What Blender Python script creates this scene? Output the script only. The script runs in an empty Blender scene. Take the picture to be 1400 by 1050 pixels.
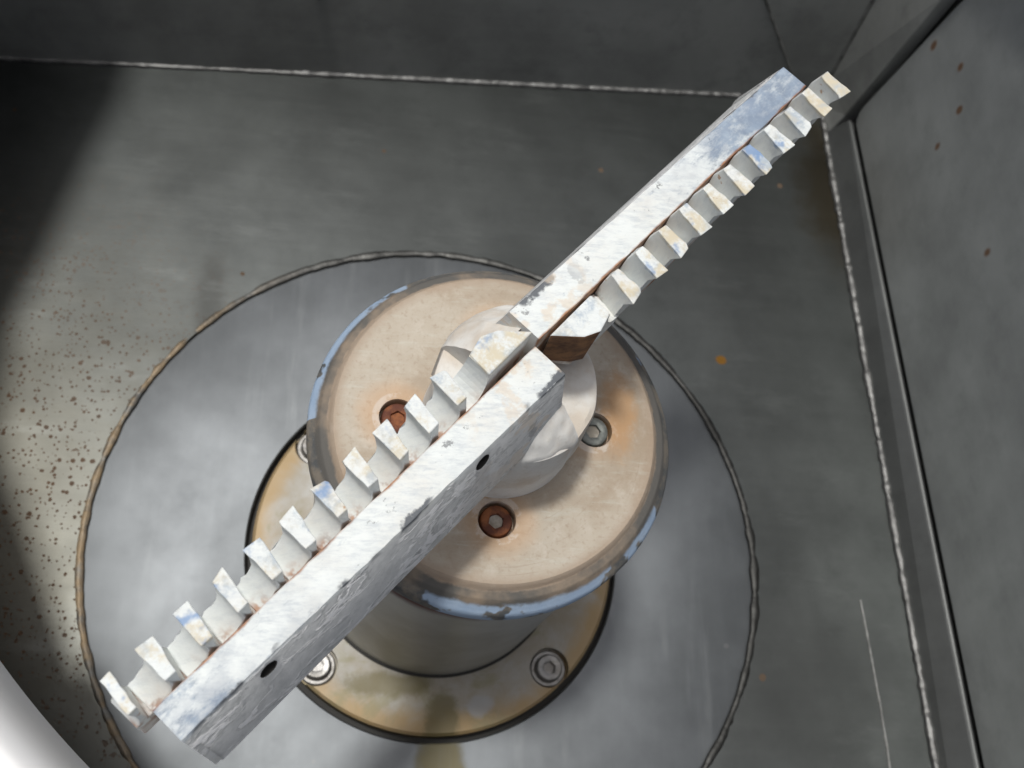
import bpy, bmesh, math, random
from mathutils import Vector, Matrix, noise as mnoise
R = math.radians
random.seed(7)
scene = bpy.context.scene
COL = scene.collection
S = 0.2                      # metres per drawing unit (the weld ring has a radius of one unit)
PHI = 0.8347                 # direction of the cutter arms

# ------------------------------------------------------------------ camera
cam_d = bpy.data.cameras.new('camera')
cam = bpy.data.objects.new('camera', cam_d)
COL.objects.link(cam)
cam.location = (-.3784 * S, -.8495 * S, 3.2474 * S)
cam.rotation_euler = (.402, -.1858, 0)
cam_d.sensor_width = 36
cam_d.lens = 36 * 1521.2 / 1400
cam_d.clip_start = .01
cam_d.clip_end = 200
cam_d.dof.use_dof = True
cam_d.dof.focus_distance = 2.1 * S
cam_d.dof.aperture_fstop = 16
scene.camera = cam

# ------------------------------------------------------------------ sky and sun
SUN_EL = R(76.8)
SUN_AZ = R(150)       # high sun, from the left of the arms
world = bpy.data.worlds.new('World')
scene.world = world
world.use_nodes = True
wn = world.node_tree
sky = wn.nodes.new('ShaderNodeTexSky')
sky.sky_type = 'NISHITA'
sky.sun_disc = False
sky.air_density = .5
sky.dust_density = 4
sky.ozone_density = 1.0
sky.sun_elevation = SUN_EL
sky.sun_rotation = math.atan2(math.cos(SUN_AZ), math.sin(SUN_AZ))
bg = wn.nodes['Background']
bg.inputs['Strength'].default_value = .145
hsv = wn.nodes.new('ShaderNodeHueSaturation')      # hazy, whitish sky
hsv.inputs['Saturation'].default_value = .45
wn.links.new(sky.outputs[0], hsv.inputs['Color'])
wn.links.new(hsv.outputs[0], bg.inputs['Color'])
sun_d = bpy.data.lights.new('sun', 'SUN')
sun_d.energy = 2.6
sun_d.angle = R(6)
sun_d.color = (1, .985, .95)
sun = bpy.data.objects.new('sun', sun_d)
COL.objects.link(sun)
sun_vec = Vector((math.cos(SUN_AZ) * math.cos(SUN_EL), math.sin(SUN_AZ) * math.cos(SUN_EL), math.sin(SUN_EL)))
sun.rotation_euler = sun_vec.to_track_quat('Z', 'Y').to_euler()

scene.view_settings.view_transform = 'Standard'
scene.view_settings.look = 'None'
scene.view_settings.exposure = -0.22
scene.view_settings.gamma = 1
scene.view_settings.use_curve_mapping = False
scene.render.engine = 'CYCLES'
scene.cycles.use_denoising = True
scene.cycles.max_bounces = 10
scene.cycles.sample_clamp_indirect = 4
scene.cycles.caustics_reflective = True
scene.cycles.blur_glossy = .6

# ------------------------------------------------------------------ material helper
class Mat:
    def __init__(self, name):
        self.m = bpy.data.materials.new(name)
        self.m.use_nodes = True
        self.t = self.m.node_tree
        self.b = self.t.nodes['Principled BSDF']
        tc = self.t.nodes.new('ShaderNodeTexCoord')
        v = self.t.nodes.new('ShaderNodeVectorMath'); v.operation = 'SCALE'
        v.inputs['Scale'].default_value = 1 / S
        self.t.links.new(tc.outputs['Object'], v.inputs[0])
        self.p = v.outputs[0]                      # drawing units, part's own frame
        oi = self.t.nodes.new('ShaderNodeObjectInfo')
        self.rnd = oi.outputs['Random']
        sx = self.t.nodes.new('ShaderNodeSeparateXYZ')
        self.t.links.new(self.p, sx.inputs[0])
        self.x, self.y, self.z = sx.outputs
    def put(self, s, v):
        if isinstance(v, bpy.types.NodeSocket): self.t.links.new(v, s)
        elif isinstance(v, (tuple, list)) and len(v) == 3 and s.type == 'RGBA': s.default_value = (*v, 1)
        else: s.default_value = v
    def math(self, op, a, b=0.0, c=None, clamp=False):
        n = self.t.nodes.new('ShaderNodeMath'); n.operation = op; n.use_clamp = clamp
        self.put(n.inputs[0], a); self.put(n.inputs[1], b)
        if c is not None: self.put(n.inputs[2], c)
        return n.outputs[0]
    def mul(self, a, b): return self.math('MULTIPLY', a, b)
    def add(self, a, b): return self.math('ADD', a, b)
    def sub(self, a, b): return self.math('SUBTRACT', a, b)
    def step(self, v, lo, hi, a=0.0, b=1.0):
        n = self.t.nodes.new('ShaderNodeMapRange'); n.interpolation_type = 'SMOOTHSTEP'
        self.put(n.inputs[0], v)
        if lo > hi: lo, hi, a, b = hi, lo, b, a
        for i, k in enumerate((lo, hi, a, b)): n.inputs[i + 1].default_value = k
        return n.outputs[0]
    def vec(self, scale=(1, 1, 1), off=(0, 0, 0), src=None):
        n = self.t.nodes.new('ShaderNodeMapping')
        self.put(n.inputs['Vector'], src or self.p)
        n.inputs['Scale'].default_value = scale; n.inputs['Location'].default_value = off
        return n.outputs[0]
    def noise(self, scale, detail=4, rough=.55, v=None, rnd=True, dist=0, seed=0):
        n = self.t.nodes.new('ShaderNodeTexNoise'); n.noise_dimensions = '4D'
        self.put(n.inputs['Vector'], v or self.p)
        n.inputs['Scale'].default_value = scale; n.inputs['Detail'].default_value = detail
        n.inputs['Roughness'].default_value = rough; n.inputs['Distortion'].default_value = dist
        if rnd: self.put(n.inputs['W'], self.add(self.mul(self.rnd, 57.0), float(seed)))
        else: n.inputs['W'].default_value = seed
        return n.outputs['Fac']
    def vor(self, scale, v=None, feature='F1'):
        n = self.t.nodes.new('ShaderNodeTexVoronoi'); n.feature = feature
        self.put(n.inputs['Vector'], v or self.p); n.inputs['Scale'].default_value = scale
        return n.outputs
    def mix(self, f, a, b, mode='MIX'):
        n = self.t.nodes.new('ShaderNodeMix'); n.data_type = 'RGBA'; n.blend_type = mode
        self.put(n.inputs[0], f); self.put(n.inputs[6], a); self.put(n.inputs[7], b)
        return n.outputs[2]
    def fmix(self, f, a, b):
        n = self.t.nodes.new('ShaderNodeMix'); n.data_type = 'FLOAT'
        self.put(n.inputs[0], f); self.put(n.inputs[2], a); self.put(n.inputs[3], b)
        return n.outputs[0]
    def radius(self, cx=0, cy=0):
        a = self.sub(self.x, cx); b = self.sub(self.y, cy)
        return self.math('SQRT', self.add(self.mul(a, a), self.mul(b, b)))
    def blob(self, cx, cy, rx, ry, soft=.6, n=None):
        """a stain's own outline: 1 inside, 0 outside, edge broken up by noise n"""
        a = self.math('DIVIDE', self.sub(self.x, cx), rx); b = self.math('DIVIDE', self.sub(self.y, cy), ry)
        d = self.math('SQRT', self.add(self.mul(a, a), self.mul(b, b)))
        if n is not None: d = self.add(d, self.mul(self.sub(n, .5), 1.6))
        return self.step(d, 1.0 + soft / 2, 1.0 - soft / 2)
    def specks(self, scale, size, keep, v=None):
        """small irregular dots, one per voronoi cell, kept where the cell's random value < keep"""
        o = self.vor(scale, v)
        sep = self.t.nodes.new('ShaderNodeSeparateColor'); self.t.links.new(o['Color'], sep.inputs[0])
        sz = self.mul(sep.outputs[1], size)
        dot = self.math('LESS_THAN', self.add(o['Distance'], self.mul(self.sub(self.noise(scale * 3, 2), .5), size * .9)), sz)
        return self.mul(dot, self.math('LESS_THAN', sep.outputs[0], keep))
    def bump(self, h, strength=.5, dist=.0005, prev=None):
        n = self.t.nodes.new('ShaderNodeBump')
        n.inputs['Strength'].default_value = strength; n.inputs['Distance'].default_value = dist
        self.put(n.inputs['Height'], h)
        if prev: self.t.links.new(prev, n.inputs['Normal'])
        return n.outputs[0]
    def out(self, color=None, rough=None, metal=None, normal=None, spec=None):
        for k, v in (('Base Color', color), ('Roughness', rough), ('Metallic', metal), ('Normal', normal), ('Specular IOR Level', spec)):
            if v is not None: self.put(self.b.inputs[k], v)
        return self.m

# ------------------------------------------------------------------ materials
def steel(name, base=(.30, .30, .29), rough=.33, brush=(3, 60, 3), dirt=.5, specks=None, extra=None, metal=.92, tint=None):
    k = Mat(name)
    big = k.noise(2.2, 5, .6, rnd=False, seed=3)
    mid = k.noise(9, 5, .65, rnd=False, seed=5)
    br = k.noise(1, 4, .6, k.vec(brush), rnd=False, seed=8)
    c = k.mix(k.step(big, .3, .72), base, tuple(b * .62 for b in base))
    c = k.mix(k.mul(k.step(mid, .46, .74), dirt), c, tuple(b * .5 for b in base))
    c = k.mix(k.mul(k.step(br, .4, .7), .05), c, tuple(b * 1.35 for b in base))
    r = k.add(k.add(k.mul(big, .14), k.mul(br, .05)), rough - .11)
    m = metal
    if specks:
        cx, cy, rad, keep = specks
        near = k.step(k.add(k.radius(cx, cy), k.mul(k.sub(mid, .5), .7)), rad, rad * .25)
        sp = k.specks(42, .33, keep)
        sp2 = k.specks(85, .42, keep)
        f = k.mul(k.math('MAXIMUM', sp, sp2), near)
        c = k.mix(k.mul(near, .75), c, (.058, .053, .040))
        c = k.mix(k.mul(f, .85), c, k.mix(k.noise(14, 2), (.05, .026, .009), (.13, .055, .014)))
        sc = k.specks(9, .12, .22)
        c = k.mix(k.mul(sc, .75), c, (.08, .04, .012))
        r = k.add(r, k.mul(k.math('MAXIMUM', f, sc), .35))
        r = k.add(r, k.mul(near, .04))
        m = k.sub(metal, k.mul(k.math('MAXIMUM', f, sc), .85))
    if extra: c, r, m = extra(k, c, r, m, mid)
    nb = k.bump(br, .12, .0002)
    nb = k.bump(k.noise(1.6, 2, rnd=False, seed=1), .5, .004, nb)
    return k.out(c, r, m, nb)

def floor_extra(k, c, r, m, mid):
    st = k.mul(k.blob(-.74, .79, .04, .13, 1.3, mid), .7)
    st = k.math('MAXIMUM', st, k.mul(k.blob(1.05, -.35, .35, .25, 1.2, mid), .2))
    c = k.mix(k.mul(st, .7), c, (.035, .035, .032))
    rs = k.math('MAXIMUM', k.blob(.955, .70, .018, .016, .5, mid), k.blob(1.0, .1, .012, .012, .5, mid))
    c = k.mix(rs, c, (.20, .10, .02))
    corner = k.blob(1.44, 1.45, .12, .3, 1.2, mid)
    c = k.mix(k.mul(corner, .7), c, (.045, .032, .012))
    # drips and scale patches
    sm = k.noise(1, 5, .7, k.vec((2.5, 8, 1)), rnd=False, seed=11)
    c = k.mix(k.mul(k.step(sm, .52, .75), .2), c, (.19, .20, .195))
    return c, k.add(r, k.mul(st, .1)), k.sub(m, k.mul(st, .3)) if m is not None else m

def disc_extra(k, c, r, m, mid):
    wsp = k.noise(6, 5, .7, rnd=False, seed=21)
    drip = k.mul(k.blob(.03, -.66, .07, .16, .5, wsp), 1.0)
    c = k.mix(k.mul(drip, .65), c, (.20, .16, .05))
    lime = k.step(k.noise(3.2, 6, .7, rnd=False, seed=31), .5, .72)
    c = k.mix(k.mul(lime, .25), c, (.21, .225, .235))
    vs = k.noise(1, 4, .6, k.vec((14, 1.6, 1)), rnd=False, seed=41)
    c = k.mix(k.mul(k.mul(k.step(vs, .52, .72), k.step(k.noise(2.5, 3, rnd=False, seed=43), .42, .6)), .35), c, (.27, .285, .29))
    dots = k.specks(9, .10, .16)
    c = k.mix(k.mul(dots, .5), c, (.22, .22, .22))
    r = k.add(k.add(r, k.mul(lime, .05)), k.mul(drip, .2))
    return c, r, k.sub(m, k.mul(drip, .6))

M = {}
M['floor'] = steel('stained_floor_steel', (.100, .107, .104), .40, (2, 34, 2), .35, (-1.75, -.1, 1.6, .72), floor_extra, .95)
M['disc'] = steel('brushed_disc_steel', (.20, .213, .222), .57, (40, 2.2, 2), .08, None, disc_extra, .93)
M['wall'] = steel('wall_steel', (.42, .43, .41), .42, (3, 3, 40), .5, None, None, .5)
def panel_extra(k, c, r, m, mid):
    s = 0
    for (y, z, q) in ((1.577, .654, .016), (1.414, .75, .014), (1.291, .70, .012), (1.254, .558, .012), (.802, .671, .014)):
        a = k.sub(k.y, y); b = k.mul(k.sub(k.z, z), .7)
        d = k.math('SQRT', k.add(k.mul(a, a), k.mul(b, b)))
        f = k.step(k.add(d, k.mul(k.sub(mid, .5), .02)), q * 1.3, q * .5)
        c = k.mix(k.mul(f, .9), c, (.12, .05, .01))
        m = k.sub(m, k.mul(f, .8))
    return c, r, m
M['panel'] = steel('hatch_panel_steel', (.44, .46, .45), .38, (3, 3, 30), .4, None, panel_extra, .4)

def mat_weld(name, base, rough=.35, rustc=None):
    k = Mat(name)
    n = k.noise(26, 4, .6); n2 = k.noise(7, 4, .6, rnd=False, seed=4)
    c = k.mix(k.step(n, .35, .7), base, tuple(b * .5 for b in base))
    m = .85
    if rustc:
        side = k.step(k.add(k.x, k.mul(n2, .5)), -.15, -.75)
        f = k.mul(k.step(k.add(n2, k.mul(n, .3)), .5, .75), side)
        c = k.mix(k.mul(f, .9), c, rustc)
        m = k.sub(.85, k.mul(f, .6))
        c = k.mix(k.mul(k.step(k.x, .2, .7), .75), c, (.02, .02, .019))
    return k.out(c, k.add(rough, k.mul(n2, .25)), m, k.bump(n, .7, .0012))
M['ring'] = mat_weld('ring_weld', (.10, .10, .095), .38, (.24, .17, .09))
M['seam'] = mat_weld('seam_weld', (.19, .19, .185), .45)

k = Mat('dark_gap')
M['gap'] = k.out((.022, .021, .018), .7, 0)

k = Mat('groove_shade')
M['groove'] = k.out((.055, .055, .05), .6, 0)  # dark tone stands in for the shade inside the hatch groove

def rust_color(k):
    n = k.noise(40, 4, .65)
    return k.mix(k.step(n, .3, .7), (.42, .17, .045), (.13, .04, .014))

def mat_paint(name, tooth=False, bar=False, warm=0.0, tip=(.40, .80), blueness=1.0):
    """thick worn white coating over blue primer and bare grey metal"""
    k = Mat(name)
    w0 = (.70, .73, .71); w1 = (.66, .65, .60)
    big = k.noise(9, 5, .6, seed=1); mid = k.noise(30, 6, .7, seed=2); fine = k.noise(120, 3, .6, seed=3)
    c = k.mix(k.step(big, .40 - warm, .72 - warm), w0, w1)
    rough = .55
    cb = k.t.nodes.new('ShaderNodeCombineXYZ')
    k.put(cb.inputs[0], k.mul(k.add(k.x, k.y), 75.0)); k.put(cb.inputs[1], k.mul(k.sub(k.x, k.y), 20.0)); k.put(cb.inputs[2], k.mul(k.z, 30.0))
    hatch = k.noise(1, 6, .75, cb.outputs[0], seed=51)
    hf = k.mul(k.step(hatch, .42, .70), .35 if tooth else .62)
    if bar: hf = k.mul(hf, k.step(k.z, 1.45, 1.475))
    c = k.mix(hf, c, (.42, .46, .49))
    if bar:
        far = k.step(k.add(k.x, k.mul(k.sub(big, .5), .5)), *tip)
        streak = k.noise(1, 6, .75, k.vec((28, 70, 30)), seed=6)
        top = k.step(k.z, 1.45, 1.475)
        worn = k.mul(k.step(k.add(streak, k.mul(far, .26 * blueness)), .60, .80), top)
        c = k.mix(k.mul(worn, .85), c, k.mix(k.step(mid, .4, .65), (.30, .37, .45), (.15, .18, .22)))
        blue = k.mul(k.mul(far, k.mul(top, blueness)), k.step(k.add(big, k.mul(mid, .4)), .52, .8))
        c = k.mix(k.mul(blue, .75), c, (.20, .26, .35))
        # bare patches and nicks
        nick = k.step(k.add(mid, k.mul(fine, .25)), .76, .80)
        c = k.mix(k.mul(nick, .8), c, (.18, .19, .19))
        # chipped long edge
        e = k.math('ABSOLUTE', k.sub(k.y, .072))
        chip = k.mul(k.step(k.add(e, k.mul(k.sub(k.noise(22, 5, .7, seed=9), .5), .05)), .010, .004), top)
        chip = k.mul(chip, k.step(k.noise(10, 3, seed=12), .5, .56))
        c = k.mix(chip, c, (.12, .13, .14))
        # flank greyed: its shade is painted into the colour
        fl = k.mul(k.step(k.z, 1.474, 1.46), k.step(k.y, .06, .074))
        c = k.mix(k.mul(fl, .92), c, k.mix(k.step(mid, .35, .7), (.70, .705, .69), (.52, .53, .52)))
        # tan patches near the hub
        hubp = k.mul(k.step(k.x, .30, .08), k.step(k.noise(14, 4, .6, seed=14), .52, .58))
        c = k.mix(k.mul(hubp, .55), c, (.62, .52, .40))
        gp = k.mul(k.step(k.x, .22, .1), k.step(k.noise(24, 4, .6, seed=16), .60, .64))
        c = k.mix(k.mul(gp, .75), c, (.33, .34, .34))
        # rust line along the joint with the teeth
        j = k.step(k.add(k.math('ABSOLUTE', k.y), k.mul(k.sub(k.noise(18, 4, seed=18), .5), .016)), .006, .001)
        c = k.mix(k.mul(j, .9), c, rust_color(k))
        # scratches / cracks with raised paint on the flank
        crack = None
        for sd in (20, 41):
            wv = k.noise(1, 4, .62, k.vec((7, 16, 16)), seed=sd, dist=.4)
            li = k.step(k.math('ABSOLUTE', k.sub(wv, .5)), .032, .013)
            li = k.mul(li, k.step(k.noise(1, 2, .5, k.vec((6, 9, 9)), seed=sd + 2), .44, .50))
            dk_ = k.step(k.math('ABSOLUTE', k.sub(wv, .545)), .020, .006)
            dk_ = k.mul(k.mul(dk_, k.step(k.noise(1, 2, .5, k.vec((6, 9, 9)), seed=sd + 2), .44, .50)), fl)
            c = k.mix(k.mul(dk_, .32), c, (.20, .21, .21))  # dark line painted beside each crack as its shadow
            crack = li if crack is None else k.math('MAXIMUM', crack, li)
        crack = k.mul(k.mul(crack, fl), k.step(k.x, .22, .32))
        h = k.add(k.mul(mid, .5), k.mul(crack, 2.0))
        c = k.mix(k.mul(crack, .9), c, (.88, .88, .87))  # raised ridges whitened as though they catch grazing sun
        dk = k.mul(k.step(k.noise(8, 5, .7, seed=24), .60, .68), fl)
        c = k.mix(k.mul(dk, .3), c, (.20, .21, .21))
    else:
        h = k.mul(mid, .6)
    if tooth:
        top = k.step(k.z, 1.505, 1.514)
        wear = k.mul(k.step(k.add(mid, k.mul(big, .35)), .60, .78), top)
        c = k.mix(k.mul(wear, .7), c, k.mix(k.step(k.noise(16, 3, seed=30), .45, .62), (.55, .46, .28), (.28, .36, .44)))
        bl = k.mul(k.step(k.noise(13, 4, .6, seed=33), .575, .66), top)
        c = k.mix(k.mul(bl, .85), c, (.16, .27, .46))
        # rust on the outer lip of every gullet and low down by the joint
        lip = k.mul(k.step(k.y, -.066, -.078), k.step(k.z, 1.50, 1.46))
        f = k.mul(lip, k.step(k.noise(26, 4, .7, seed=36), .42, .56))
        c = k.mix(k.mul(f, .9), c, k.mix(big, (.50, .25, .07), (.30, .12, .03)))
        low = k.mul(k.step(k.y, -.030, -.004), k.step(k.z, 1.465, 1.435))
        f2 = k.mul(low, k.step(k.noise(15, 4, .7, seed=38), .49, .58))
        c = k.mix(k.mul(f2, .9), c, rust_color(k))
        sp = k.step(k.add(k.noise(34, 3, .6, seed=44), k.mul(k.sub(k.noise(9, 2, seed=45), .5), .35)), .72, .76)
        c = k.mix(k.mul(sp, .7), c, (.36, .17, .05))
    n = k.bump(h, .3 if tooth else .5, .0011)
    n = k.bump(fine, .25, .0005, n)
    return k.out(c, rough, 0.0, n, .35)
M['far_bar'] = mat_paint('worn_white_bar', bar=True, tip=(.36, .72))
M['near_bar'] = mat_paint('scuffed_white_bar', bar=True, tip=(.45, .95), blueness=.68)
M['tooth'] = mat_paint('worn_white_tooth', tooth=True)
M['filler'] = mat_paint('white_filler', warm=.06)

k = Mat('rusty_rack')
n = k.noise(20, 5, .7)
c = k.mix(k.step(n, .36, .60), k.mix(k.noise(30, 3), (.16, .045, .015), (.32, .14, .05)), (.62, .60, .56))
M['rack'] = k.out(c, .75, 0, k.bump(n, .6, .001))

k = Mat('rusty_cut_end')
n = k.noise(24, 5, .7)
M['rack_dark'] = k.out(k.mix(k.step(n, .36, .66), (.085, .032, .012), (.27, .13, .05)), .8, 0, k.bump(n, .6, .001))

# the round plate: tan scale on the face, grey steel shoulder, blue primer left on the rim
k = Mat('tan_plate')
r = k.radius()
n1 = k.noise(5, 5, .6, rnd=False, seed=2); n2 = k.noise(22, 6, .7, rnd=False, seed=5); n3 = k.noise(90, 3, .6, rnd=False)
c = k.mix(k.step(n1, .38, .66), (.45, .40, .325), (.34, .27, .195))
c = k.mix(k.mul(k.step(n2, .48, .75), .45), c, (.60, .56, .49))
c = k.mix(k.mul(k.step(n3, .5, .75), .5), c, (.30, .23, .165))
n4 = k.noise(1, 5, .75, k.vec((10, 60, 10)), rnd=False, seed=13)
c = k.mix(k.mul(k.step(n4, .5, .75), .3), c, (.58, .62, .56))
arc = k.noise(1, 4, .7, None, rnd=False, seed=17) if False else k.noise(1, 3, .7, k.vec((2, 2, 2)), rnd=False, seed=17)
nr = k.t.nodes.new('ShaderNodeCombineXYZ')
k.put(nr.inputs[0], k.mul(r, 130.0)); k.put(nr.inputs[1], k.mul(k.math('ARCTAN2', k.y, k.x), 1.6))
scr = k.noise(1, 4, .7, nr.outputs[0], rnd=False, seed=19)
c = k.mix(k.mul(k.mul(k.step(scr, .55, .72), k.step(arc, .42, .55)), .38), c, (.27, .20, .135))
grime = k.step(k.add(r, k.mul(k.sub(n2, .5), .12)), .235, .165)
c = k.mix(k.mul(grime, .35), c, (.30, .235, .17))
edge = k.step(k.add(r, k.mul(k.sub(n2, .5), .03)), .318, .352)
c = k.mix(k.mul(edge, .8), c, k.mix(n2, (.25, .17, .11), (.42, .34, .26)))
for (bx, by, s) in ((-.212, 0, 1), (0, -.212, 1), (.212, 0, .6), (0, .212, .8)):
    d = k.radius(bx, by)
    f = k.step(k.add(d, k.mul(k.sub(n1, .5), .10)), .10, .04)
    c = k.mix(k.mul(f, .5 * s), c, (.52, .31, .16))
    hl = k.mul(k.step(d, .056, .052), k.step(n2, .45, .55))
    c = k.mix(k.mul(hl, .4), c, (.64, .61, .56))
st = k.blob(.27, .05, .035, .09, .9, n2); c = k.mix(k.mul(st, .6), c, (.46, .25, .10))
# shoulder
sh = k.step(k.add(r, k.mul(k.sub(n2, .5), .018)), .352, .360)
c = k.mix(sh, c, k.mix(k.step(n1, .36, .52), (.26, .205, .15), (.105, .10, .09)))
an = k.math('ARCTAN2', k.y, k.x)
rim = k.step(k.add(r, k.mul(k.sub(n2, .5), .016)), .378, .386)
bare = k.mix(k.step(n2, .4, .6), (.10, .105, .105), (.21, .185, .15))
bl = k.mix(n2, (.25, .36, .52), (.42, .50, .58))
cov = k.math('MAXIMUM', k.mul(k.step(an, -2.3, -1.6), k.step(an, -.2, -.5)), k.mul(k.step(an, 2.05, 2.15), k.step(an, 3.3, 3.25)))
keep = k.step(k.add(k.noise(7, 4, .65, rnd=False, seed=9), k.mul(cov, .13)), .60, .64)
c = k.mix(rim, c, k.mix(keep, bare, bl))
ring = k.math('SINE', k.mul(r, 900.0))
M['plate'] = k.out(c, k.fmix(rim, .75, .5), 0, k.bump(k.add(k.mul(ring, .015), k.add(k.mul(n3, .5), n2)), .4, .0008), .3)

k = Mat('tan_hub')
n1 = k.noise(7, 5, .6); n2 = k.noise(30, 5, .7)
c = k.mix(k.step(n1, .42, .62), (.68, .67, .63), (.58, .52, .44))
n3 = k.noise(75, 4, .7)
c = k.mix(k.mul(k.step(n3, .5, .75), .3), c, (.42, .38, .32))
M['hub'] = k.out(c, .95, 0, k.bump(k.add(k.mul(n1, .6), k.add(k.mul(n2, .4), k.mul(n3, .3))), .5, .001), .08)

# grey shaft housing
k = Mat('housing_steel')
n1 = k.noise(4, 5, .6, rnd=False); n2 = k.noise(1, 4, .6, k.vec((3, 3, 40)), rnd=False)
c = k.mix(k.step(n1, .35, .7), (.58, .58, .55), (.44, .43, .39))
top = k.step(k.add(k.z, k.mul(k.sub(k.noise(11, 4, rnd=False), .5), .05)), .80, .86)
c = k.mix(k.mul(top, .95), c, (.14, .035, .02))
M['housing'] = k.out(c, k.fmix(top, .42, .8), k.sub(.4, k.mul(top, .38)), k.bump(n2, .3, .0004))

# flange with yellow-green water stains
k = Mat('stained_flange')
r = k.radius()
n1 = k.noise(5, 6, .65, rnd=False, seed=1, dist=.5); n2 = k.noise(16, 5, .7, rnd=False, seed=4)
c = k.mix(k.step(n1, .36, .64), (.31, .305, .285), (.25, .22, .165))
ed = k.step(k.add(r, k.mul(k.sub(n1, .5), .16)), .46, .53)
c = k.mix(k.mul(ed, .75), c, (.33, .22, .09))
gr = k.step(k.noise(4, 6, .7, rnd=False, seed=12, dist=1.2), .52, .62)
c = k.mix(k.mul(gr, .6), c, (.20, .185, .10))
dr = k.math('MAXIMUM', k.blob(.03, -.50, .045, .09, .6, n2), k.blob(-.13, -.40, .12, .035, .7, n2))
c = k.mix(k.mul(dr, .8), c, (.12, .10, .04))
pa = k.blob(.14, -.45, .035, .03, .6, n2); c = k.mix(k.mul(pa, .7), c, (.30, .31, .32))
M['flange'] = k.out(c, k.add(.38, k.mul(n1, .25)), .2, k.bump(n2, .25, .0005))

def mat_bolt(name, a, b, metal, rough):
    k = Mat(name)
    n = k.noise(30, 4, .65)
    return k.out(k.mix(k.step(n, .38, .62), a, b), rough, metal, k.bump(n, .5, .0006))
M['steel_bolt'] = mat_bolt('steel_bolt', (.30, .295, .285), (.19, .18, .165), .6, .42)
M['rust_bolt'] = mat_bolt('rusty_bolt', (.26, .09, .03), (.10, .03, .015), 0, .8)
M['pale_socket'] = mat_bolt('pale_socket', (.50, .46, .40), (.30, .27, .22), 0, .7)
M['grey_bolt'] = mat_bolt('grey_bolt', (.22, .23, .21), (.12, .13, .12), .3, .5)
k = Mat('cover_steel')
n = k.noise(4, 4, .6)
M['cover'] = k.out(k.mix(n, (.74, .74, .73), (.62, .62, .61)), .5, .25)
k = Mat('concrete')
n = k.noise(2, 6, .6)
M['concrete'] = k.out(k.mix(n, (.30, .29, .27), (.22, .215, .20)), .9, 0)

# ------------------------------------------------------------------ object helpers
def empty(name, loc=(0, 0, 0), parent=None):
    o = bpy.data.objects.new(name, None); COL.objects.link(o)
    o.location = Vector(loc) * S; o.empty_display_size = .02
    if parent: o.parent = parent
    return o
def tag(o, label=None, cat=None, group=None, kind=None):
    for a, b in (('label', label), ('category', cat), ('group', group), ('kind', kind)):
        if b: o[a] = b
def world_of(o):
    v = Vector((0, 0, 0)); rz = 0
    return o
def obj(name, bm, mat, parent=None, rz=0, origin=(0, 0, 0), smooth=False, bevel=0, weight=True, seg=2, local=False):
    """link one bmesh drawn in scene units. origin: where its vertices' zero lies, in the parent's drawing frame"""
    bmesh.ops.recalc_face_normals(bm, faces=bm.faces)
    for v in bm.verts: v.co *= S
    me = bpy.data.meshes.new(name)
    bm.to_mesh(me); bm.free()
    me.materials.append(M[mat] if isinstance(mat, str) else mat)
    o = bpy.data.objects.new(name, me); COL.objects.link(o)
    if smooth:
        for p in me.polygons: p.use_smooth = True
    off = Vector(origin) * S
    if parent is not None:
        o.parent = parent
        if not local: off = off - parent.get('_w', Vector((0, 0, 0))) if False else off
    o.location = off
    o.rotation_euler = (0, 0, rz)
    if bevel:
        b = o.modifiers.new('bevel', 'BEVEL'); b.width = bevel * S; b.segments = seg
        b.limit_method = 'ANGLE'; b.angle_limit = R(35); b.harden_normals = False
    if smooth:
        me.set_sharp_from_angle(angle=R(35))
    return o
def apply(o):
    dg = bpy.context.evaluated_depsgraph_get()
    dg.update()
    me = bpy.data.meshes.new_from_object(o.evaluated_get(dg))
    old = o.data
    o.modifiers.clear(); o.data = me
    me.name = old.name
    bpy.data.meshes.remove(old)
def cut(o, bm_list, mat=None):
    """drill holes (bmesh cutters drawn in the part's own frame)"""
    cs = []
    for bm in bm_list:
        bmesh.ops.recalc_face_normals(bm, faces=bm.faces)
        for v in bm.verts: v.co *= S
        me = bpy.data.meshes.new('cutter'); bm.to_mesh(me); bm.free()
        me.materials.append(M[mat] if mat else o.data.materials[0])
        c = bpy.data.objects.new('cutter', me); COL.objects.link(c)
        c.parent = o
        cs.append(c)
        md = o.modifiers.new('hole', 'BOOLEAN'); md.object = c; md.operation = 'DIFFERENCE'; md.solver = 'EXACT'; md.material_mode = 'TRANSFER'
    bpy.context.view_layer.update()
    apply(o)
    for c in cs:
        me = c.data; bpy.data.objects.remove(c); bpy.data.meshes.remove(me)
    o.data.set_sharp_from_angle(angle=R(35))
def lathe(profile, n=160, close=False):
    bm = bmesh.new(); rings = []
    for (r, z) in profile:
        if r < 1e-6: rings.append([bm.verts.new((0, 0, z))])
        else: rings.append([bm.verts.new((r * math.cos(2 * math.pi * i / n), r * math.sin(2 * math.pi * i / n), z)) for i in range(n)])
    pairs = list(zip(rings, rings[1:])) + ([(rings[-1], rings[0])] if close else [])
    for a, b in pairs:
        for i in range(n):
            j = (i + 1) % n
            q = [a[i % len(a)], a[j % len(a)], b[j % len(b)], b[i % len(b)]]
            q2 = []
            for v in q:
                if v not in q2: q2.append(v)
            if len(q2) > 2: bm.faces.new(q2)
    return bm
def prism(poly, z0, z1):
    bm = bmesh.new()
    a = [bm.verts.new((x, y, z0)) for x, y in poly]; b = [bm.verts.new((x, y, z1)) for x, y in poly]
    bm.faces.new(a[::-1]); bm.faces.new(b)
    for i in range(len(poly)):
        j = (i + 1) % len(poly); bm.faces.new((a[i], a[j], b[j], b[i]))
    return bm
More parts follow.
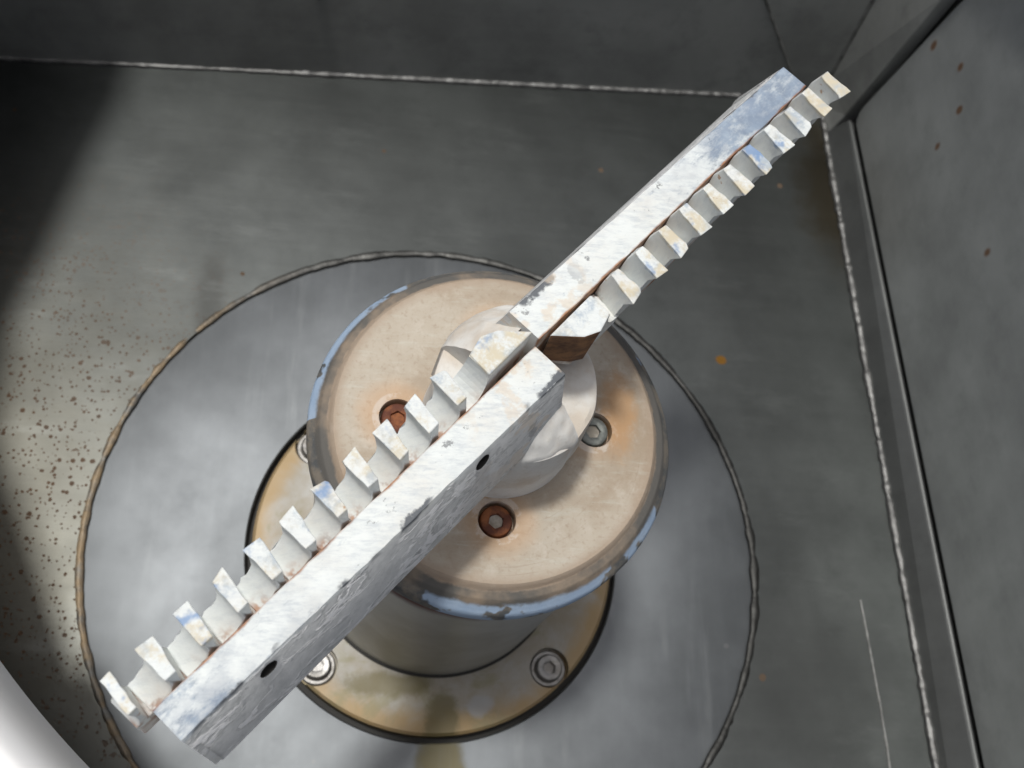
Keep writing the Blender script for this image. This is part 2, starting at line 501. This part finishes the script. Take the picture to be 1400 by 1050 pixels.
def loft(sections):
    """closed sections of equal length -> one solid"""
    bm = bmesh.new()
    rows = [[bm.verts.new(p) for p in s] for s in sections]
    n = len(rows[0])
    for a, b in zip(rows, rows[1:]):
        for i in range(n):
            j = (i + 1) % n; bm.faces.new((a[i], a[j], b[j], b[i]))
    bm.faces.new(rows[0][::-1]); bm.faces.new(rows[-1])
    return bm
def cyl(r, z0, z1, n=48, at=(0, 0), axis=None):
    bm = bmesh.new()
    bmesh.ops.create_cone(bm, cap_ends=True, segments=n, radius1=r, radius2=r, depth=z1 - z0)
    bmesh.ops.translate(bm, verts=bm.verts, vec=(at[0], at[1], (z0 + z1) / 2))
    return bm
def tube(path, rad, n=10, jitter=0.0, flat=1.0, closed=False, freq=25):
    """a weld bead along a polyline (list of Vectors)"""
    bm = bmesh.new(); rows = []
    N = len(path)
    for i, p in enumerate(path):
        a = path[(i - 1) % N] if (closed or i) else path[0]; b = path[(i + 1) % N] if (closed or i < N - 1) else path[-1]
        t = (b - a).normalized(); sd = t.cross(Vector((0, 0, 1)))
        if sd.length < .05: sd = t.cross(Vector((1, 0, 0)))
        sd.normalize(); up = sd.cross(t).normalized()
        q = 1 + jitter * mnoise.noise(p * freq) + jitter * .8 * mnoise.noise(p * 3.3) + jitter * .6 * mnoise.noise(p * freq * 3.1)
        off = sd * (jitter * rad * .5 * mnoise.noise(p * freq * 1.7 + Vector((9, 3, 1))))
        rows.append([bm.verts.new(p + off + sd * (rad * q * math.cos(2 * math.pi * k / n)) + up * (rad * flat * q * math.sin(2 * math.pi * k / n))) for k in range(n)])
    rr = list(zip(rows, rows[1:])) + ([(rows[-1], rows[0])] if closed else [])
    for a, b in rr:
        for k in range(n):
            j = (k + 1) % n; bm.faces.new((a[k], a[j], b[j], b[k]))
    if not closed:
        bm.faces.new(rows[0][::-1]); bm.faces.new(rows[-1])
    return bm
def seg(a, b, n):
    a = Vector(a); b = Vector(b)
    return [a.lerp(b, i / n) for i in range(n + 1)]
def un(u, n):        # arm coordinates -> plan
    c, s = math.cos(PHI), math.sin(PHI)
    return (u * c - n * s, u * s + n * c)

# ------------------------------------------------------------------ ground under the tank
bm = bmesh.new()
bmesh.ops.create_grid(bm, x_segments=8, y_segments=8, size=150)
bmesh.ops.translate(bm, verts=bm.verts, vec=(0, 0, -1.2))
g = obj('ground', bm, 'concrete')
tag(g, kind='structure')

# ------------------------------------------------------------------ the tank
TH = 1.15                       # height of the cover over the tank floor
tank = empty('steel_tank')
tag(tank, 'brushed stainless steel tank with welded seams, stained floor and an opening shaped for its shadows, around the cutter', 'tank')
A = Vector((1.437, 1.845, 0)); B = Vector((1.575, -1.6, 0)); Cc = Vector((-2.0, -1.6, 0)); D = Vector((-2.0, 1.554, 0))

# floor plate with a round hole for the disc
def plate_with_hole(outer, cx, cy, r, z, n=160):
    bm = bmesh.new()
    ov = [bm.verts.new((p[0], p[1], z)) for p in outer]
    es = [bm.edges.new((ov[i], ov[(i + 1) % len(ov)])) for i in range(len(ov))]
    hv = [bm.verts.new((cx + r * math.cos(2 * math.pi * i / n), cy + r * math.sin(2 * math.pi * i / n), z)) for i in range(n)]
    es += [bm.edges.new((hv[i], hv[(i + 1) % n])) for i in range(n)]
    bmesh.ops.triangle_fill(bm, use_beauty=True, use_dissolve=False, edges=es)
    return bm, hv
bm, _ = plate_with_hole([A, B, Cc, D], 0, 0, 1.005, 0)
obj('floor_plate', bm, 'floor', tank)
# round floor disc, its gap round the flange
bm = lathe([(.556, -.03), (.556, -.016), (.560, -.012), (.996, -.010), (1.003, -.013), (1.003, -.04)], 200)
obj('floor_disc', bm, 'disc', tank, smooth=True)
bm = lathe([(.30, -.05), (1.06, -.05)], 96)
obj('disc_recess', bm, 'gap', tank)
# weld bead that joins them
pts = [Vector((1.010 * math.cos(2 * math.pi * i / 420), 1.010 * math.sin(2 * math.pi * i / 420), -.004)) for i in range(420)]
obj('ring_weld', tube(pts, .0115, 10, .45, .6, True, 16), 'ring', tank, smooth=True)

# far wall (sheet with thickness, leaned back to let the sun graze it)
def wall_box(a, b, z0, z1, t):
    a = Vector(a); b = Vector(b); d = (b - a); d.z = 0; nrm = Vector((-d.y, d.x, 0)).normalized() * t
    poly = [(a.x, a.y), (b.x, b.y), (b.x + nrm.x, b.y + nrm.y), (a.x + nrm.x, a.y + nrm.y)]
    return prism(poly, z0, z1)
LEAN = .16
fw0 = A + Vector((.15, .0127, 0))
obj('far_wall', loft([[(fw0.x, fw0.y + LEAN * z, z), (fw0.x, fw0.y + .04 + LEAN * z, z), (D.x, D.y + .04 + LEAN * z, z), (D.x, D.y + LEAN * z, z)] for z in (-.03, TH - .002)]), 'wall', tank)
obj('left_wall', wall_box(D, Cc, -.03, TH, -.03), 'wall', tank)
obj('near_wall', wall_box(Cc, B, -.03, TH, -.03), 'wall', tank)
# right wall: frame strip, dark groove, hatch panel
def gx(y): return 1.4974 + (1.6157 - y) * .0488
def sx(y): return 1.437 + (1.845 - y) * .0401
bm = bmesh.new()
def quadm(bm, *ps): bm.faces.new([bm.verts.new(p) for p in ps])
obj('right_wall', wall_box((gx(-1.6) + .03, -1.6, 0), (gx(1.90) + .03, 1.90, 0), -.03, TH, -.03), 'groove', tank)
# sloped strip along the floor
secs = []
for y in (-1.6, 1.69):
    secs.append([(sx(y), y, .002), (gx(y), y, .10), (gx(y) + .02, y, .10), (sx(y) + .09, y, -.02)])
M['strip'] = steel('strip_steel', (.14, .146, .142), .45, (3, 40, 3), .4, None, None, .6)
obj('base_strip', loft(secs), 'strip', tank, bevel=.006)
# upright strip in the corner
e0 = (1.479, 1.702); e1 = (1.462, 1.640)
secs = []
for z, e, q in ((-.02, (1.452, 1.69), 0), (.10, e0, 0), (.80, e1, 0), (TH - .01, (1.447, 1.585), 0)):
    f = A.y if z < .05 else A.y
    secs.append([(1.437, 1.845 + LEAN * z, z), (e[0], e[1], z), (e[0] + .05, e[1], z), (1.52, 1.845 + LEAN * z, z)])
obj('corner_strip', loft(secs), 'wall', tank, bevel=.004)
# hatch panel, slightly proud, rounded lower corner
def panel_pt(y, z, d=0.0): return (gx(y) + .004 + d, y, z)
poly = []
y0 = -1.55
zb = .128
edge = [(1.675, .20), (1.672, .165), (1.66, .14), (1.64, zb)]
top = [(1.612, .80), (1.555, TH - .02)]
face = [(y0, zb), (y0, TH - .02)] + top[::-1] + edge
bm = bmesh.new()
fa = [bm.verts.new(panel_pt(y, z)) for y, z in face]; fb = [bm.verts.new(panel_pt(y, z, .018)) for y, z in face]
bm.faces.new(fa); bm.faces.new(fb[::-1])
for i in range(len(face)):
    j = (i + 1) % len(face); bm.faces.new((fa[i], fb[i], fb[j], fa[j]))
obj('hatch_panel', bm, 'panel', tank, bevel=.008)
# weld seams
obj('seam_weld', tube(seg((-2, 1.556, .002), (1.43, 1.843, .002), 420), .013, 8, .35, .8, False, 30), 'seam', tank, smooth=True)
obj('seam_weld', tube(seg((1.440, 1.80, .004), (1.572, -1.58, .004), 420), .013, 8, .45, .8, False, 34), 'seam', tank, smooth=True)
M['fine'] = mat_weld('fine_weld', (.30, .30, .29), .42)
obj('wall_weld', tube(seg((1.290, 1.8295 + .016, .10), (.925, 1.7985 + .096, .60), 120), .007, 6, .35, .8), 'fine', tank, smooth=True)
obj('wall_weld', tube(seg((1.434, 1.842, .0), (1.434, 1.842 + .144, .9), 120), .008, 6, .35, .8), 'fine', tank, smooth=True)
obj('scratch_weld', tube([Vector((1.355 + .02 * t + .012 * math.sin(2.2 * t), -.10 - .6 * t, -.001)) for t in [i / 60 for i in range(61)]], .005, 6, .3, .8), 'fine', tank, smooth=True)
# small bolt on the far wall
bm = cyl(.018, -.012, .012, 6); bmesh.ops.rotate(bm, verts=bm.verts, cent=(0, 0, 0), matrix=Matrix.Rotation(R(90), 3, 'X'))
obj('wall_bolt', bm, 'grey_bolt', tank, origin=(-.471, 1.680 + .055, .348))

# cover sheet with an opening shaped to cast shadows, rolled lip on the near side
LC = (1.04, .10)               # centre of the lip's arc, arm coordinates
def lip_pt(r, n_):
    return un(LC[0] - math.sqrt(r * r - (n_ - LC[1]) ** 2), n_)
hole = [lip_pt(2.11, -1.5 + 2.3 * i / 60) for i in range(61)]
hole += [un(-.70, 1.42), un(-.44, 1.67), un(-.25, 1.77), un(.02, 1.93), un(.23, 2.04), un(.50, 2.22), (-1.0, 2.45), (1.15, 2.45), (1.415, 1.72), (1.49, 1.25), (1.60, .4), (1.60, -1.45)]  # points placed so the unseen cover edge shades floor and wall corner
outer = [(A.x + .25, 2.6), (B.x + .2, B.y - .1), (Cc.x - .1, Cc.y - .1), (D.x - .1, 2.6)]
bm = bmesh.new()
ov = [bm.verts.new((x, y, TH)) for x, y in outer]; hv = [bm.verts.new((x, y, TH)) for x, y in hole]
es = [bm.edges.new((ov[i], ov[(i + 1) % 4])) for i in range(4)] + [bm.edges.new((hv[i], hv[(i + 1) % len(hv)])) for i in range(len(hv))]
bmesh.ops.triangle_fill(bm, use_beauty=True, use_dissolve=False, edges=es)
geo = bmesh.ops.extrude_face_region(bm, geom=list(bm.faces))
bmesh.ops.translate(bm, verts=[v for v in geo['geom'] if isinstance(v, bmesh.types.BMVert)], vec=(0, 0, .02))
obj('cover', bm, 'cover', tank)
secs = []
for i in range(81):
    n_ = -1.45 + 2.15 * i / 80
    secs.append([(*lip_pt(r_ + .05, n_), z_) for r_, z_ in ((2.005, TH - .14), (2.013, TH - .14), (2.022, TH - .07), (2.050, TH - .005), (2.10, TH + .003), (2.10, TH + .036), (2.072, TH + .033), (2.052, TH + .024), (2.036, TH + .006), (2.024, TH - .02), (2.014, TH - .06))])
obj('lip', loft(secs), 'cover', tank, smooth=True)

# ------------------------------------------------------------------ bearing flange and shaft housing
flg = empty('bearing_flange')
tag(flg, 'round stained steel flange bolted to the tank floor with a grey shaft housing', 'flange')
fz = .010
fp = obj('flange_plate', lathe([(0, -.045), (.538, -.045), (.538, fz - .006), (.530, fz), (0, fz)], 160), 'flange', flg, smooth=True)
bolt_ang = [R(-45), R(-133), R(142), R(45)]
cut(fp, [cyl(.058, -.022, .05, 40, (.482 * math.cos(a), .482 * math.sin(a))) for a in bolt_ang])
obj('housing', lathe([(.371, fz + .001), (.371, .93), (.34, .955), (0, .955)], 128), 'housing', flg, smooth=True)
obj('housing_gasket', lathe([(.3705, fz + .0005), (.379, fz + .0005), (.379, fz + .005), (.3705, fz + .008)], 128, True), 'gap', flg, smooth=True)
def bolt_head(r, h, hexr, depth, z):
    """socket head: ring with a rounded edge and a hexagon socket"""
    n = 48
    bm = bmesh.new()
    prof = [(r, z), (r, z + h * .7), (r * .93, z + h * .93), (r * .84, z + h), (hexr * 1.25, z + h)]
    rows = [[bm.verts.new((q * math.cos(2 * math.pi * i / n), q * math.sin(2 * math.pi * i / n), w)) for i in range(n)] for q, w in prof]
    def hx(i, q, w):
        a = 2 * math.pi * i / n; s = (a % (math.pi / 3)) - math.pi / 6
        rr = q * math.cos(math.pi / 6) / math.cos(s)
        return bm.verts.new((rr * math.cos(a), rr * math.sin(a), w))
    rows.append([hx(i, hexr, z + h - .002) for i in range(n)])
    rows.append([hx(i, hexr * .96, z + h - depth) for i in range(n)])
    for a, b in zip(rows, rows[1:]):
        for i in range(n): bm.faces.new((a[i], a[(i + 1) % n], b[(i + 1) % n], b[i]))
    bm.faces.new(rows[-1])
    return bm
for a in bolt_ang:
    p = (.482 * math.cos(a), .482 * math.sin(a), 0)
    b = obj('bolt', bolt_head(.040, .040, .019, .02, -.0225), 'steel_bolt', flg, origin=p, rz=random.random(), smooth=True)
    obj('washer', lathe([(.041, -.0215), (.052, -.0215), (.053, -.012), (.049, -.008), (.041, -.008)], 40, True), 'steel_bolt', b, smooth=True)

# ------------------------------------------------------------------ the cutter (rotor)
rot = empty('cutter_rotor')
tag(rot, 'two armed toothed cutter in worn white paint on a tan round plate above the flange', 'cutter')
dz = 1.068
pl = obj('round_plate', lathe([(0, .955), (.385, .955), (.399, .972), (.399, 1.006), (.394, 1.016), (.380, 1.030), (.3745, 1.043), (.369, 1.047), (.358, 1.049), (.3545, 1.052), (.352, 1.060), (.345, 1.067), (.338, dz), (0, dz)], 192), 'plate', rot, smooth=True)
pb = [(-.212, 0), (0, -.212), (.212, 0), (0, .212)]
cut(pl, [cyl(.040, dz - .035, dz + .05, 40, p) for p in pb])
kinds = ['rust_bolt', 'rust_bolt', 'grey_bolt', 'rust_bolt']
for (x, y), m in zip(pb, kinds):
    b = obj('bolt', bolt_head(.0345, .028, .017, .012, dz - .0345), m, rot, origin=(x, y, 0), rz=random.random(), smooth=True)
    if m == 'rust_bolt': tag(b, 'brown rusty bolt in its counterbore')
    obj('socket', cyl(.0172, dz - .025, dz - .0165, 6), 'pale_socket' if (x, y) != (-.212, 0) else 'rust_bolt', b)

# hub: squat cylinder with uneven top edge
bm = lathe([(0, 1.05), (.166, 1.05), (.166, 1.075), (.163, 1.10), (.1635, 1.20), (.164, 1.28), (.160, 1.294), (.150, 1.30), (.12, 1.302), (.06, 1.302), (0, 1.302)], 128)
for v in bm.verts:
    if v.co.z > 1.15 and v.co.xy.length > .05:
        q = mnoise.noise(v.co * 11) * .010
        v.co.x *= 1 + q / .16; v.co.y *= 1 + q / .16
        v.co.z += mnoise.noise(v.co * 14 + Vector((4, 2, 0))) * .008
obj('hub', bm, 'hub', rot, smooth=True)

ZT, ZG, ZB = 1.517, 1.440, 1.30
PITCH = .0701
def jit(s): return random.uniform(-s, s)
def tooth_bm(end=0):
    wi, wo = .0115 + jit(.0012), .0168 + jit(.0018)      # half widths at the inner and the outer end of the top
    zt = ZT + jit(.002)
    if end == 2: wi, wo = .0085, .0095
    def section(y, yt, hw, sk):
        pts = []
        # y at base, yt at the top
        pts.append((-hw - .0035 + sk, y, ZG - .03)); pts.append((-hw - .003 + sk, y, ZG + .004))
        pts.append((-hw + .004 + sk * .5, yt + (y - yt) * .8, zt - .034))
        pts.append((-hw + sk, yt, zt))
        n = 9
        xe = PITCH - .0125 - .003
        if end: xe = hw + .006
        for i in range(n + 1):
            t = math.pi / 2 * i / n
            x = xe - (xe - hw) * math.cos(t); f = math.sin(t)
            x -= .0065 * math.sin(math.pi * min(1, f * 1.15))
            pts.append((x + sk * (1 - f), yt + (y - yt) * min(1, f * 1.7), zt - (zt - ZG) * f))
        pts.append((xe, y, ZG - .03))
        return pts
    yi, yo = -.0105 + jit(.002), -.0775 + jit(.0025)
    bo = -.058 + jit(.002)
    out = []
    for q in range(6):
        f = q / 5
        sec = section(-.0005 + (bo + .0005) * f, yi + (yo - yi) * f, wi + (wo - wi) * f, .0035 - .007 * f)
        e = .0011
        out.append([(p[0] + (jit(e) if 2 < n_ < 5 else 0), p[1] + (jit(e) if q in (0, 5) else 0), p[2] + (jit(e) if 2 < n_ < 5 else 0)) for n_, p in enumerate(sec)])
    # a chipped outer corner
    if random.random() < .55:
        d = random.uniform(.003, .007); w = random.choice((3, 4))
        p = out[-1][w]; out[-1][w] = (p[0] + (.003 if w == 3 else -.003), p[1] + d, p[2] - d)
    return loft(out)

def bar_bm():
    def sec(x, cutb=0.0, y1=.068):
        return [(x, .002, 1.478), (x, y1 + .002, 1.478), (x - cutb * .6, .113 - cutb * .05, ZB + .012 + cutb), (x - cutb * .6, .104, ZB), (x - cutb * .6, .012, ZB), (x, .002, ZB + .012)]
    xs = [.008] + [.008 + .855 * i / 70 for i in range(1, 71)] + [.876]
    ss = []
    for x in xs:
        y1 = .0735 - .0115 * (x / .876)
        w = .0013 * mnoise.noise(Vector((x * 14, 0, 3))) + .0016 * mnoise.noise(Vector((x * 47, 2, 3)))
        ss.append(sec(x, .022 if x > .86 else 0.0, y1 + w))
    return loft(ss)

for rz in (PHI, PHI + math.pi):
    near = rz > 3
    bar = obj('bar', bar_bm(), 'near_bar' if near else 'far_bar', rot, rz=rz, bevel=.004)
    if not near: tag(bar, 'white bar worn through to blue grey towards its tip')
    else: tag(bar, 'white bar with two holes in its cracked, shade-grey flank')
    # two drilled holes in the sloping flank
    cs = []
    nrm = Vector((0, .178, .045)).normalized()
    for hx in (.225, .715):
        c = cyl(.017, -.05, .05, 28)
        q = Vector((0, 0, 1)).rotation_difference(nrm)
        bmesh.ops.rotate(c, verts=c.verts, cent=(0, 0, 0), matrix=q.to_matrix())
        bmesh.ops.translate(c, verts=c.verts, vec=(hx, .082, 1.445))
        cs.append(c)
    cut(bar, cs, 'gap')  # dark material on the hole walls stands for their shade
    # rack
    rack_poly = [(.906, -.001), (.906, -.050), (.115, -.050), (.082, -.052), (.045, -.008)]
    rack = obj('toothed_rack', prism(rack_poly, 1.335, ZG - .004), 'rack', rot, rz=rz, bevel=.003)
    for kk in range(11):
        r = .893 - PITCH * kk
        obj('tooth', tooth_bm((2 if near else 1) if kk == 0 else 0), 'tooth', rack, origin=(r, 0, 0), bevel=.0016, smooth=True)
    # broad end tooth next to the hub, with its own sloping cut end
    base = [(.126, -.0015), (.124, -.056), (.104, -.064), (.080, -.050), (.040, -.006)]
    topp = [(.126, -.0105), (.124, -.060), (.083, -.071), (.052, -.058), (.0075, -.013)]
    bm = bmesh.new()
    lo = [bm.verts.new((x, y, ZG - .09)) for x, y in base]; up = [bm.verts.new((x, y, ZT)) for x, y in topp]
    bm.faces.new(lo[::-1]); bm.faces.new(up)
    for i in range(5):
        j = (i + 1) % 5; bm.faces.new((lo[i], lo[j], up[j], up[i]))
    et = obj('end_tooth', bm, 'tooth', rack, bevel=.003)
    et.data.materials.append(M['rack_dark'])
    for p in et.data.polygons:
        if p.normal.x < -.25: p.material_index = 1
    s = []
    for y, yt in ((-.001, -.0115), (-.063, -.060)):
        q = [(.10, y, ZG - .03), (.10, yt, ZT - .004)]
        for i in range(10):
            t = math.pi / 2 * i / 9
            q.append((.175 - .050 * math.cos(t), yt + (y - yt) * math.sin(t), ZT - .004 - (ZT - ZG - .004) * math.sin(t)))
        q.append((.175, y, ZG - .03)); s.append(q)
    obj('gullet', loft(s), 'tooth', rack)
    # lump of filler between the bar's flank and the hub
    bm = bmesh.new(); NX, NY = 48, 26
    rows = []
    for i in range(NX + 1):
        row = []
        for j in range(NY + 1):
            a = i / NX; b = j / NY
            x0 = .004 if near else -.055
            x = x0 + (.156 - x0) * a
            y0 = .06 if near else .042
            ye = max(.078, math.sqrt(max(0, .1675 ** 2 - x * x)) + .005 * mnoise.noise(Vector((x * 30, rz, 5))))
            y = y0 + (ye - y0) * b
            z = 1.294 + (.10 if near else .200 * (1 - .45 * a) * (.62 + .38 * min(1, a * 3.5))) * (1 - b) ** .9 * (1 - .55 * a * a) + .010 * math.sin(3.1 * b) * (1 - a) + .014 * (1 - b) * mnoise.noise(Vector((x * 16, y * 22, rz))) + .004 * mnoise.noise(Vector((x * 55, y * 60, rz)))
            if j == NY: z = 1.16 + .03 * mnoise.noise(Vector((x * 20, rz, 1)))
            elif j == NY - 1: z = min(z, 1.292)
            elif j == NY - 2: z = min(z, 1.304)
            row.append(bm.verts.new((x, y, z)))
        rows.append(row)
    for i in range(NX):
        for j in range(NY): bm.faces.new((rows[i][j], rows[i + 1][j], rows[i + 1][j + 1], rows[i][j + 1]))
    # close it down to the hub
    per = [rows[i][0] for i in range(NX + 1)] + [rows[NX][j] for j in range(1, NY + 1)] + [rows[i][NY] for i in range(NX - 1, -1, -1)] + [rows[0][j] for j in range(NY - 1, 0, -1)]
    lowv = [bm.verts.new((v.co.x, v.co.y, 1.15)) for v in per]
    for i in range(len(per)):
        j = (i + 1) % len(per); bm.faces.new((per[i], lowv[i], lowv[j], per[j]))
    bm.faces.new(lowv)
    obj('filler', bm, 'hub', rot, rz=rz, smooth=True)
